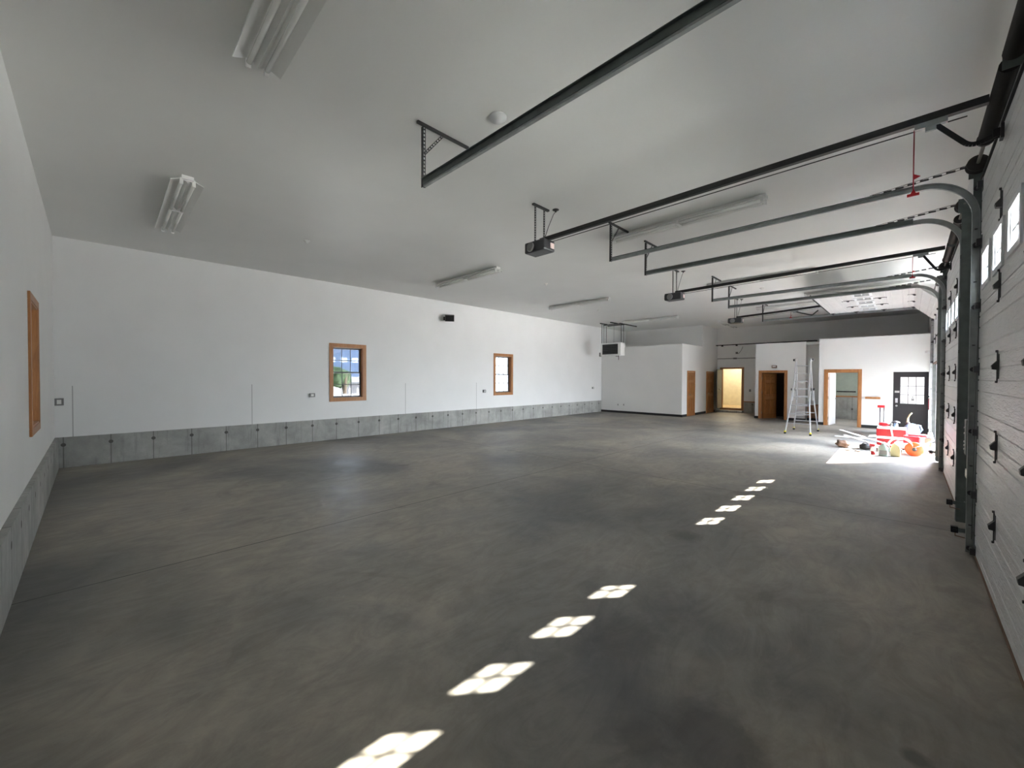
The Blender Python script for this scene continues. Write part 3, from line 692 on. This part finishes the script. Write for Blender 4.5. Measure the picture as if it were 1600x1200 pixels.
# ------------------------------------------------------------------ pine doors
def trim_frame(name, w_, h, parent, m='oak', t_=.09, d=.02):
    return grid_wall(-w_/2-t_, w_/2+t_, 0, h+t_, [(-w_/2, w_/2, -1, h)], -d, 0, 'x').build(name, m, parent, .004)
def leaf(parent, w_, h, m='oak2'):
    """local: x 0..w_, y -.035..0"""
    o = MB().box(0, w_, -.035, 0, 0, h).build('leaf', m, parent)
    g = MB(); st = .11
    for zz0, zz1 in ((.2, .78), (.98, 1.5), (1.6, h-.12)):
        for a, b in ((st, w_/2-.03), (w_/2+.03, w_-st)):
            g.add([(a, -.036, zz0), (b, -.036, zz0), (b, -.036, zz1), (a, -.036, zz1), (a+.03, -.048, zz0+.03), (b-.03, -.048, zz0+.03), (b-.03, -.048, zz1-.03), (a+.03, -.048, zz1-.03)],
                  [(0, 1, 5, 4), (1, 2, 6, 5), (2, 3, 7, 6), (3, 0, 4, 7), (4, 5, 6, 7)])
    g.build('raised_panel', m, o)
    for zz in (.88, 1.55): MB().box(st-.01, w_-st+.01, -.0375, -.0355, zz-.06, zz+.06).build('rail_board', 'dark_oak', o)
    return o
def closed_side_door(n, y0, y1, label):
    t = empty('door_%d' % n, (-6.95, (y0+y1)/2, 0), label, 'door', kind=S, rz=PI/2)
    w_ = y1-y0-.12
    trim_frame('trim', w_, 1.96, t, 'oak', .06, .025)
    o = leaf(t, w_, 1.95); o.location = (-w_/2, .022, 0)
    MB().lathe((-w_/2+.07, -.05, .95), [(.03, -.0), (.012, -.01), (.012, -.03), (.028, -.04), (.022, -.06), (.005, -.064)], 14, 'y').build('knob', 'shaft', t)
closed_side_door(4, 18.05, 18.95, 'closed pine panel door nearest the corner of the white side wall')
closed_side_door(5, 20.42, 21.42, 'closed pine panel door deeper in the corridor')
# middle room: open leaf
t = empty('door_6', ((MD[0]+MD[1])/2, 19.4, 0), 'half-open pine door into the dark middle room', 'door', kind=S)
wm = MD[1]-MD[0]
trim_frame('trim', wm-.04, 1.92, t, 'oak', .10)
MB().box(-wm/2, -wm/2+.03, 0, .1, 0, 1.93).box(wm/2-.03, wm/2, 0, .1, 0, 1.93).build('jamb', 'oak', t)
o = leaf(t, .78, 1.9); o.location = (-wm/2+.04, .09, 0); o.rotation_euler = (0, 0, 1.12)
for z in (.25, 1.1, 1.7): MB().box(-wm/2+.03, -wm/2+.05, -.01, .0, z-.05, z+.05).build('hinge', 'shaft', t)
# office opening
t = empty('door_7', ((OD[0]+OD[1])/2, 18.35, 0), 'pine-trimmed doorway into the pale green room', 'door', kind=S)
wo = OD[1]-OD[0]
trim_frame('trim', wo-.02, 1.93, t, 'oak', .09)
MB().box(-wo/2, -wo/2+.03, 0, .12, 0, 1.93).box(wo/2-.03, wo/2, 0, .12, 0, 1.93).box(-wo/2, wo/2, 0, .12, 1.90, 1.93).build('jamb', 'oak', t)
o = MB().box(0, .78, -.035, 0, 0, 1.88).build('leaf', 'white', t); o.location = (-wo/2+.04, .13, 0); o.rotation_euler = (0, 0, 1.45)
for z in (.25, 1.0, 1.7): MB().box(-wo/2+.03, -wo/2+.045, .02, .09, z-.05, z+.05).build('hinge', 'shaft', t)
MB().tube([(-wo/2+.16, .80, .95), (-wo/2+.24, .80, .95)], .012, 8).build('handle', 'shaft', t)
# corridor end doorway
t = empty('door_8', ((BD[0]+BD[1])/2, YB-.12, 0), 'brown-trimmed doorway at the corridor end opening on a lit cream room', 'door', kind=S)
wb = BD[1]-BD[0]
grid_wall(-wb/2-.07, wb/2+.08, .1, BD[3]+.08, [(-wb/2, wb/2, .2, BD[3])], -.02, 0, 'x').build('trim', 'dark_oak', t)
MB().box(-wb/2, -wb/2+.03, 0, .17, .2, BD[3]).box(wb/2-.03, wb/2, 0, .17, .2, BD[3]).build('jamb', 'dark_oak', t)
o = MB().box(0, .85, -.035, 0, 0, 1.93).build('leaf', 'grey', t); o.location = (-wb/2+.02, -.02, .2); o.rotation_euler = (0, 0, -1.50)
MB().tube([(-wb/2+.09, -.70, 1.15), (-wb/2+.16, -.70, 1.15)], .02, 8).box(-wb/2+.12, -wb/2+.16, -.72, -.6, 1.13, 1.17).build('handle', 'alu', t)

# ------------------------------------------------------------------ black man door, open into the shop
t = empty('door_9', (.44, 17.1, 0), 'black exterior door with nine-pane glass, swung open beside the raised garage door', 'door', kind=S)
MB_ = grid_wall(-.76, 0, .01, 1.90, [(-.60, -.09, .93, 1.74)], 0, .045, 'x').build('leaf', 'doorblk', t)
g = MB()
for a, b in ((-.68, -.49), (-.47, -.28), (-.26, -.07)):
    g.box(a, b, -.006, 0, .12, .76)
g.build('raised_panel', 'doorblk', MB_)
gl = MB().box(-.60, -.09, .02, .024, .93, 1.74).build('pane', 'clear', MB_)
m = MB()
for k in (1, 2):
    x = -.60+.51*k/3; m.box(x-.006, x+.006, .01, .034, .93, 1.74); z = .93+.81*k/3; m.box(-.60, -.09, .01, .034, z-.006, z+.006)
m.build('muntins', 'black', MB_)
MB().box(-.725, -.62, -.008, 0, 1.26, 1.32).build('sign', 'paper', t)
MB().box(-.71, -.655, -.012, 0, .95, 1.09).lathe((-.68, -.012, 1.02), [(.018, 0), (.018, -.03)], 12, 'y').build('deadbolt', 'alu', t)
MB().lathe((-.68, 0, .86), [(.028, 0), (.012, -.01), (.012, -.04), (.028, -.05), (.02, -.07)], 14, 'y').build('knob', 'alu', t)
tri = MB().prism([(-.59, .94), (-.47, .94), (-.59, 1.06)], .015, .017).build('sticker', 'paper', MB_)
MB().box(-.36, -.30, .012, .016, 1.02, 1.10).box(-.35, -.31, .012, .016, 1.12, 1.15).build('window_sticker', 'grey', MB_)
# fire extinguisher on the wall by the black door
t = empty('fire_extinguisher', (.47, 16.55, 1.0), 'red fire extinguisher on the wall just in front of the black door', 'extinguisher')
MB().lathe((0, 0, 0), [(.03, -.2), (.05, -.19), (.05, .1), (.03, .15), (.015, .16)], 16).build('cylinder', 'red', t)
MB().box(-.06, .02, -.015, .015, .16, .2).tube([(-.02, 0, .18), (-.08, 0, .14), (-.09, 0, -.02)], .009, 6).build('valve', 'black', t)
# security lamp
t = empty('wall_spotlight', (XR, 16.9, 2.45), 'small white twin spotlight on the wall above the black door', 'lamp')
MB().lathe((-.03, 0, 0), [(.05, -.03), (.05, .03)], 14, 'x').build('base', 'white', t)
for s_ in (-1, 1): MB().lathe((-.13, s_*.08, .02), [(.03, -.05), (.05, .05)], 14, 'x').tube([(-.04, s_*.02, 0), (-.1, s_*.07, .02)], .01, 8).build('lamp_head', 'white', t)
# small pine ledge on office wall
tag(MB().box(-1.04, -.65, 18.29, 18.35, 1.0, 1.07).build('wall_ledge', 'oak', None, .003), 'short pine board on the wall right of the green room doorway', 'shelf')
t = empty('coat_rack', (-2.15, 21.88, 1.12), 'dark rail of hooks on the ledge wall inside the green room', 'rack')
MB().box(.0, .62, -.02, .0, 0, .05).build('rail', 'black', t)
for k in range(5): MB().tube([(.06+k*.12, -.02, .03), (.06+k*.12, -.06, .0), (.06+k*.12, -.06, .04)], .006, 6).build('hook', 'black', t)

# ------------------------------------------------------------------ photo-eye sensors, control boxes, conduit
def eye(label, x, y, z):
    t = empty('safety_sensor', (x, y, z), label, 'sensor', 'photo-eye sensors by the doors')
    MB().box(-.02, .12, -.004, .0, -.02, .02).box(.09, .10, -.004, .05, -.02, .02).build('bracket', 'dsteel', t)
    MB().box(-.05, .0, -.02, .03, -.03, .03).lathe((-.025, -.02, 0), [(.014, 0), (.014, -.012)], 12, 'y').build('eye', 'black', t, .004)
    MB().tube([(-.02, .0, -.03), (-.02, 0, -.06), (.06, .0, -.07)], .005, 6).build('wire', 'brown', t)
eye('upper brown-wired door sensor below the wall between nearest and middle doors', .39, 6.93, .24)
eye('lower door sensor beside the far track of the nearest door', .37, 5.86, .20)
eye('door sensor at the foot of the raised far door', .38, 11.78, .2)
t = empty('wall_control_box', (XR, 6.55, 1.05), 'grey control box with white buttons between the nearest and middle doors', 'control box')
MB().box(-.08, 0, -.09, .09, -.19, .19).build('box', 'dsteel', t, .005)
for z in (.10, .04, -.05, -.09, -.13): MB().lathe((-.082, .0, z), [(.012, 0), (.01, -.008)], 10, 'x').build('button', 'enamel', t)
tag(MB().box(XR-.06, XR, 6.2, 6.3, .0, .72).box(XR-.09, XR, 6.16, 6.34, .66, .74).build('conduit', 'beige'), 'beige cable trunking rising from the floor between two doors', 'conduit')

# ------------------------------------------------------------------ ladder
t = empty('folding_ladder', (-2.33, 15.3, 0), 'aluminium multi-position ladder standing open before the middle room', 'ladder')
def P(x, y, z): return Vector((x+2.33, y-15.3, z))
for side, yb in ((0, 14.61), (1, 15.96)):
    top = [P(-2.51, 15.3+(.03 if side else -.03), 2.24), P(-2.15, 15.3+(.03 if side else -.03), 2.24)]
    kz = 1.0
    yk = 15.3+(yb-15.3)*(1-kz/2.24)
    kn = [P(-2.535, yk, kz), P(-2.125, yk, kz)]
    ft = [P(-2.66, yb, .03), P(-2.02, yb-.06 if not side else yb, .03)]
    for i_ in (0, 1):
        MB().bar(top[i_], kn[i_], .028, .06, (0, 1, 0)).build('upper_rail', 'alu', t)
        dx = -.03 if i_ == 0 else .03
        o1 = Vector((dx, 0, 0))
        lk = P((-2.55 if i_ == 0 else -2.11), 15.3+(yb-15.3)*(1-1.38/2.24), 1.38); kk = P((-2.565 if i_ == 0 else -2.095), yk+(yb-15.3)*.1, .88)
        lr = MB().bar(lk, kk, .026, .065, (0, 1, 0)).bar(kk, ft[i_], .026, .065, (0, 1, 0)).build('lower_rail', 'alu', t)
        MB().box(ft[i_].x-.025, ft[i_].x+.025, ft[i_].y-.04, ft[i_].y+.04, 0, .05).build('foot', 'rubber', lr, .004)
        MB().box(ft[i_].x-.022, ft[i_].x+.022, ft[i_].y-.036, ft[i_].y+.036, .05, .09).build('foot_band', 'yellow', lr)
        MB().lathe(lk+Vector((dx*.8, 0, -.03)), [(.035, -.02), (.045, 0), (.035, .02)], 12, 'x').build('lock_knob', 'black', lr)
    def at(z, i_):
        if z > 1.0: a, b, q_ = top[i_], kn[i_], (2.24-z)/1.24
        else:
            kk = P((-2.565 if i_ == 0 else -2.095), yk+(yb-15.3)*.1, .88); a, b, q_ = kk, ft[i_], (.88-z)/.85
        return a.lerp(b, q_)
    for z in (2.08, 1.84, 1.60, 1.36, 1.12, .86, .60, .32):
        MB().bar(at(z, 0), at(z, 1), .045, .028).build('rung', 'alu', t)
for i_, x in enumerate((-2.52, -2.14)):
    c0 = P(x, 15.3, 2.27); MB().lathe(c0, [(.03, -.03), (.05, -.02), (.05, .02), (.03, .03)], 16, 'x').build('hinge', 'alu', t)
    MB().lathe(c0+Vector((-.05 if i_ == 0 else .05, 0, 0)), [(.03, -.02), (.04, 0), (.03, .02)], 12, 'x').build('hinge_knob', 'black', t)

# ------------------------------------------------------------------ clutter by the raised door
t = empty('rolling_toolbox', (-.25, 13.05, 0), 'red rolling tool box with tall telescoping handle in the sunlight', 'tool box')
MB().box(-.26, .24, -.16, .2, .07, .27).build('lower_bin', 'red', t, .015)
MB().box(-.27, .25, -.17, .21, .27, .33).build('white_band', 'white', t, .008)
MB().box(-.27, .24, -.16, .2, .33, .50).build('upper_bin', 'red', t, .015)
MB().box(-.26, .24, -.17, .2, .50, .535).build('lid', 'white', t, .01)
for x in (-.22, -.15): MB().tube([(x, .22, .1), (x, .22, 1.0)], .012, 8).build('handle_tube', 'strut', t)
MB().box(-.27, -.13, .17, .25, .98, 1.04).build('grip', 'red', t, .015)
for x in (-.22, .2): MB().lathe((x, .17, .07), [(.07, -.02), (.07, .02)], 16, 'x').build('wheel', 'rubber', t)
MB().bar((-.02, -.18, .56), (.02, -.18, .30), .03, .012, (0, 1, 0)).build('strap', 'white', t)
def blob(name, m, c, r, sq=(1, 1, 1), amp=.15, seed=1):
    rnd = random.Random(seed); bm = bmesh.new(); bmesh.ops.create_icosphere(bm, subdivisions=3, radius=1)
    ph = [rnd.uniform(0, 6) for _ in range(6)]
    for v in bm.verts:
        k = 1+amp*(math.sin(v.co.x*4+ph[0])*math.cos(v.co.y*5+ph[1])+.6*math.sin(v.co.z*7+ph[2]+v.co.x*3))
        v.co = Vector((v.co.x*sq[0], v.co.y*sq[1], max(v.co.z, -.85)*sq[2]))*r*k
    me = bpy.data.meshes.new(name); bm.to_mesh(me); bm.free(); me.materials.append(MAT[m]); me.polygons.foreach_set('use_smooth', [True]*len(me.polygons))
    o = bpy.data.objects.new(name, me); C.objects.link(o); o.location = c; return o
# things on the tool box
t2 = empty('angle_grinder', (-.38, 13.03, .535), 'pink-red power tool lying on the left of the tool box lid', 'power tool')
MB().lathe((0, 0, .06), [(.04, -.1), (.05, -.04), (.045, .04), (.03, .1)], 14, 'x').build('body', 'red', t2)
MB().lathe((.11, 0, .05), [(.02, -.02), (.05, -.015), (.05, .015), (.02, .02)], 16, 'x').build('head', 'steel', t2)
t2 = empty('caulk_bottle', (-.19, 13.00, .535), 'pale blue bottle with a dark wide cap standing on the tool box', 'bottle')
MB().lathe((0, 0, 0), [(.035, 0), (.04, .02), (.04, .09), (.02, .12)], 16).build('body', 'blue', t2)
MB().lathe((0, 0, .12), [(.08, 0), (.075, .015), (.03, .04), (.01, .045)], 18).build('cap', 'motor', t2)
# blue watering jug
t = empty('storage_crate', (.10, 13.72, 0), 'low white crate behind the tool box carrying the pale blue jug', 'crate')
MB().box(-.2, .2, -.15, .15, 0, .28).build('bin', 'white', t, .015); MB().box(-.21, .21, -.16, .16, .26, .30).build('rim', 'grey', t, .008)
t = empty('fuel_jug', (.08, 13.70, .30), 'pale blue rounded jug with long white spout standing on the white crate', 'jug')
jb = MB().lathe((0, 0, 0), [(.12, 0), (.14, .03), (.145, .16), (.12, .24), (.08, .28), (.03, .30)], 22).build('body', 'blue', t)
MB().lathe((-.07, 0, .28), [(.04, 0), (.04, .05)], 14).build('cap', 'motor', t)
MB().tube([(-.07, 0, .33), (-.065, 0, .42), (-.04, 0, .50), (-.0, 0, .56)], .02, 10, .012).build('spout', 'cream', t)
MB().tube([(.06, 0, .27), (.15, 0, .26), (.18, 0, .17), (.14, 0, .08)], .016, 8).build('handle', 'blue', jb)
# wheeled machine
t = empty('wheeled_floor_machine', (.12, 12.50, 0), 'red and white wheeled machine with orange wheel beside the tool box', 'machine')
MB().box(-.30, .22, -.10, .22, .14, .26).build('body', 'white', t, .02)
MB().box(-.18, .1, -.06, .2, .26, .42).build('engine', 'red', t, .03)
MB().box(-.10, .2, .02, .3, .40, .45).build('tank', 'red', t, .02)
for y in (.26, -.16):
    ow = MB().lathe((.0, y, .15), [(.03, -.03), (.14, -.025), (.155, -.01), (.155, .01), (.14, .025), (.03, .03)], 26, 'y').build('wheel', 'orange', t)
MB().lathe((.0, -.2, .15), [(.04, 0), (.035, -.015), (.012, -.02)], 14, 'y').build('hub', 'strut', ow)
arc_ = [(-.22+.2*math.cos(a), -.17, .18+.19*math.sin(a)) for a in [PI*(1-k/10) for k in range(11)]]
MB().tube(arc_+[(.22, -.17, .30)], .02, 8).build('guard', 'white', t)
MB().lathe((-.25, .0, .06), [(.06, -.02), (.06, .02)], 16, 'y').build('caster', 'rubber', t)
MB().tube([(.22, .05, .3), (.30, .3, .32), (.28, .8, .45)], .014, 8).build('push_bar', 'alu', t)
# white boards leaning on the machine
for i_, (a, b, l) in enumerate((((-1.22, 13.3, .36), (-.20, 12.62, .15), 'upper of two long white boards propped on the tool box'), ((-1.12, 13.05, .27), (-.16, 12.5, .05), 'lower of two long white boards propped on the tool box'))):
    tag(MB().bar(a, b, .07, .018).build('white_board', 'white'), l, 'board', 'white boards in the sun patch')
tag(MB().box(-1.5, -.6, 14.9, 15.02, 0, .02).build('trim_offcut', 'white'), 'long white offcut lying flat on the floor behind the boards', 'board')
# jugs in front
t = empty('cleaner_jug', (-.36, 11.90, 0), 'translucent pale green jug with a grey label in the sun patch', 'jug')
MB().lathe((0, 0, 0), [(.075, 0), (.085, .015), (.085, .16), (.07, .21), (.03, .25), (.025, .27)], 20, sy=.75).build('body', 'jug', t)
MB().lathe((0, 0, .27), [(.03, 0), (.03, .03)], 14).build('cap', 'white', t)
MB().tube([(.03, 0, .25), (.08, 0, .24), (.1, 0, .17), (.085, 0, .1)], .014, 8).build('handle', 'jug', t)
MB().box(-.06, .06, -.067, -.064, .04, .13).build('label_patch', 'grey', t)
t = empty('oil_jug', (-.17, 12.00, 0), 'cream flat-sided jug right of the green one', 'jug')
MB().prism([(-.08, 0), (.08, 0), (.085, .14), (.06, .24), (0, .29), (-.05, .27), (-.08, .18)], -.05, .05).build('body', 'cream', t, .015)
MB().lathe((.0, 0, .28), [(.022, 0), (.022, .03)], 12).build('cap', 'white', t)
t = empty('spray_bottle', (-.53, 11.95, 0), 'clear spray bottle with red liquid and red trigger left of the jugs', 'bottle')
MB().lathe((0, 0, 0), [(.035, 0), (.04, .01), (.04, .08)], 16).build('liquid', 'red', t)
MB().lathe((0, 0, .08), [(.04, 0), (.04, .06), (.015, .1)], 16).build('bottle', 'white', t)
MB().box(-.06, .03, -.015, .015, .18, .23).bar((-.03, 0, .19), (-.05, 0, .13), .012, .012).build('trigger', 'red', t)
t = empty('black_bag', (-.7, 12.65, 0), 'small black pouch on the floor left of the tool box', 'bag')
o = blob('pouch', 'black', (0, 0, .07), .09, (1.2, .9, .8), .1, 3); o.parent = t
MB().tube([(-.06, 0, .13), (0, 0, .18), (.06, 0, .13)], .008, 6).build('handle', 'black', t)
o = blob('work_glove', 'brown', (-1.12, 12.68, .085), .12, (1.1, .9, .8), .22, 5); tag(o, 'crumpled brown leather heap at the left of the sun patch', 'glove')
for k, (x, y, a, l) in enumerate(((-.98, 12.2, .3, 'left small dark hand tool on the sunlit floor'), (-.80, 12.15, -.2, 'right small dark hand tool on the sunlit floor'))):
    t = empty('hand_tool', (x, y, .012), l, 'tool', 'hand tools on the floor', rz=a)
    MB().lathe((0, 0, 0), [(.011, -.06), (.013, .0), (.009, .06)], 10, 'x').build('handle', 'brown', t)
    MB().bar((.05, 0, 0), (.16, 0, 0), .008, .006).build('shank', 'steel', t)
# bucket and small things near the opening
t = empty('dark_bucket', (.30, 14.75, 0), 'dark low tub heaped with pale rags near the opening', 'bucket')
MB().lathe((0, 0, 0), [(.12, 0), (.16, .2), (.165, .2), (.15, .19)], 20).build('tub', 'motor', t)
o = blob('rag', 'white', (0, 0, .2), .14, (1, 1, .35), .2, 8); o.parent = t
o = blob('rag_pile', 'white', (.1, 14.1, .1), .2, (1.3, .8, .55), .25, 11); tag(o, 'heap of pale rags behind the wheeled machine', 'cloth')
t = empty('door_track_box', (.37, 13.05, 0), 'low white machine box with a round black port by the door opening', 'box')
MB().box(-.10, .09, -.13, .13, 0, .13).build('case', 'enamel', t, .02); MB().lathe((-.0, -.13, .065), [(.03, 0), (.03, -.01)], 14, 'y').build('port', 'black', t)
MB().box(-.10, .09, -.135, .135, 0, .03).build('base', 'grey', t)
t = empty('gate_opener_box', (.36, 13.65, 0), 'dark brown block standing at the door opening behind the white box', 'box')
MB().box(-.06, .06, -.08, .08, 0, .28).build('block', 'brown', t, .01); MB().box(-.05, .05, -.07, .07, .28, .30).build('lid', 'motor', t)

# ------------------------------------------------------------------ outside
tag(MB().box(.73, 9, 6.5, 24, -.25, -.03).build('ground_apron_added', 'asphalt'), 'grey paved apron added outside the garage doors to cut light from below', 'ground', kind=S)  # added paving, covers the bright lower sky outside the raised door
t = empty('neighbour_building', (9, 30, 0), 'white-sided building seen through the raised door opening', 'building')
MB().box(-6.5, 6, -1, 5, 0, 4).build('wall', 'sidingw', t)
MB().prism([(-6.8, 4), (6.3, 4), (0, 6.5)], -1.3, 5.3).build('roof', 'roofb', t)
t = empty('neighbour_house', (-24, 12, 0), 'white house with slate blue roof outside the nearer pine window', 'house')
MB().box(-4, 3, -6, 6, 0, 1.7).build('wall', 'tile', t)
MB().prism([(-6.3, 1.7), (6.3, 1.7), (0, 4.6)], -4.3, 3.4, 'x').build('roof', 'roofb', t)
for k in range(6): MB().box(3, 3.04, -5+k*1.8, -4.1+k*1.8, .6, 1.4).build('window', 'sash', t)
t = empty('picket_fence', (-16.5, 6, 0), 'white picket fence outside the nearer pine window', 'fence')
for k in range(26):
    y = -4+k*.34; MB().prism([(y-.045, 0), (y+.045, 0), (y+.045, 1.15), (y, 1.25), (y-.045, 1.15)], -.012, .012, 'x').build('picket', 'white', t)
MB().box(-.05, -.012, -4.2, 4.9, .3, .38).box(-.05, -.012, -4.2, 4.9, .9, .98).build('rail', 'white', t)
t = empty('garden_tree', (-19, 7.9, 0), 'green leafy tree outside the nearer pine window', 'tree')
MB().tube([(0, 0, 0), (.05, 0, 1), (0, .1, 1.9)], .12, 10, .07).build('trunk', 'bark', t)
for k in range(4):
    o = blob('foliage', 'leaf', (random.uniform(-.4, .4), random.uniform(-.5, .5), 1.75+random.uniform(-.25, .3)), .42, (1, 1, .8), .25, 20+k); o.parent = t

# ------------------------------------------------------------------ lamp of the lit far room
t = empty('ceiling_lamp', (-6.6, 23.4, 2.8), 'plain ceiling lamp lighting the cream room beyond the corridor', 'lamp')
lm = bpy.data.materials.new('lit_lamp_bowl'); lm.use_nodes = True; b_ = lm.node_tree.nodes['Principled BSDF']
b_.inputs['Emission Color'].default_value = (1, .8, .5, 1); b_.inputs['Emission Strength'].default_value = .5; MAT['lit'] = lm
MB().lathe((0, 0, 0), [(.16, -.001), (.16, -.03), (.12, -.07), (.04, -.09)], 20).build('bowl', 'lit', t)
pl = bpy.data.lights.new('far_room_light', 'POINT'); pl.energy = 1.3; pl.color = (1, .9, .72); pl.shadow_soft_size = .15
po = bpy.data.objects.new('far_room_light', pl); C.objects.link(po); po.location = (-6.6, 23.4, 2.55)
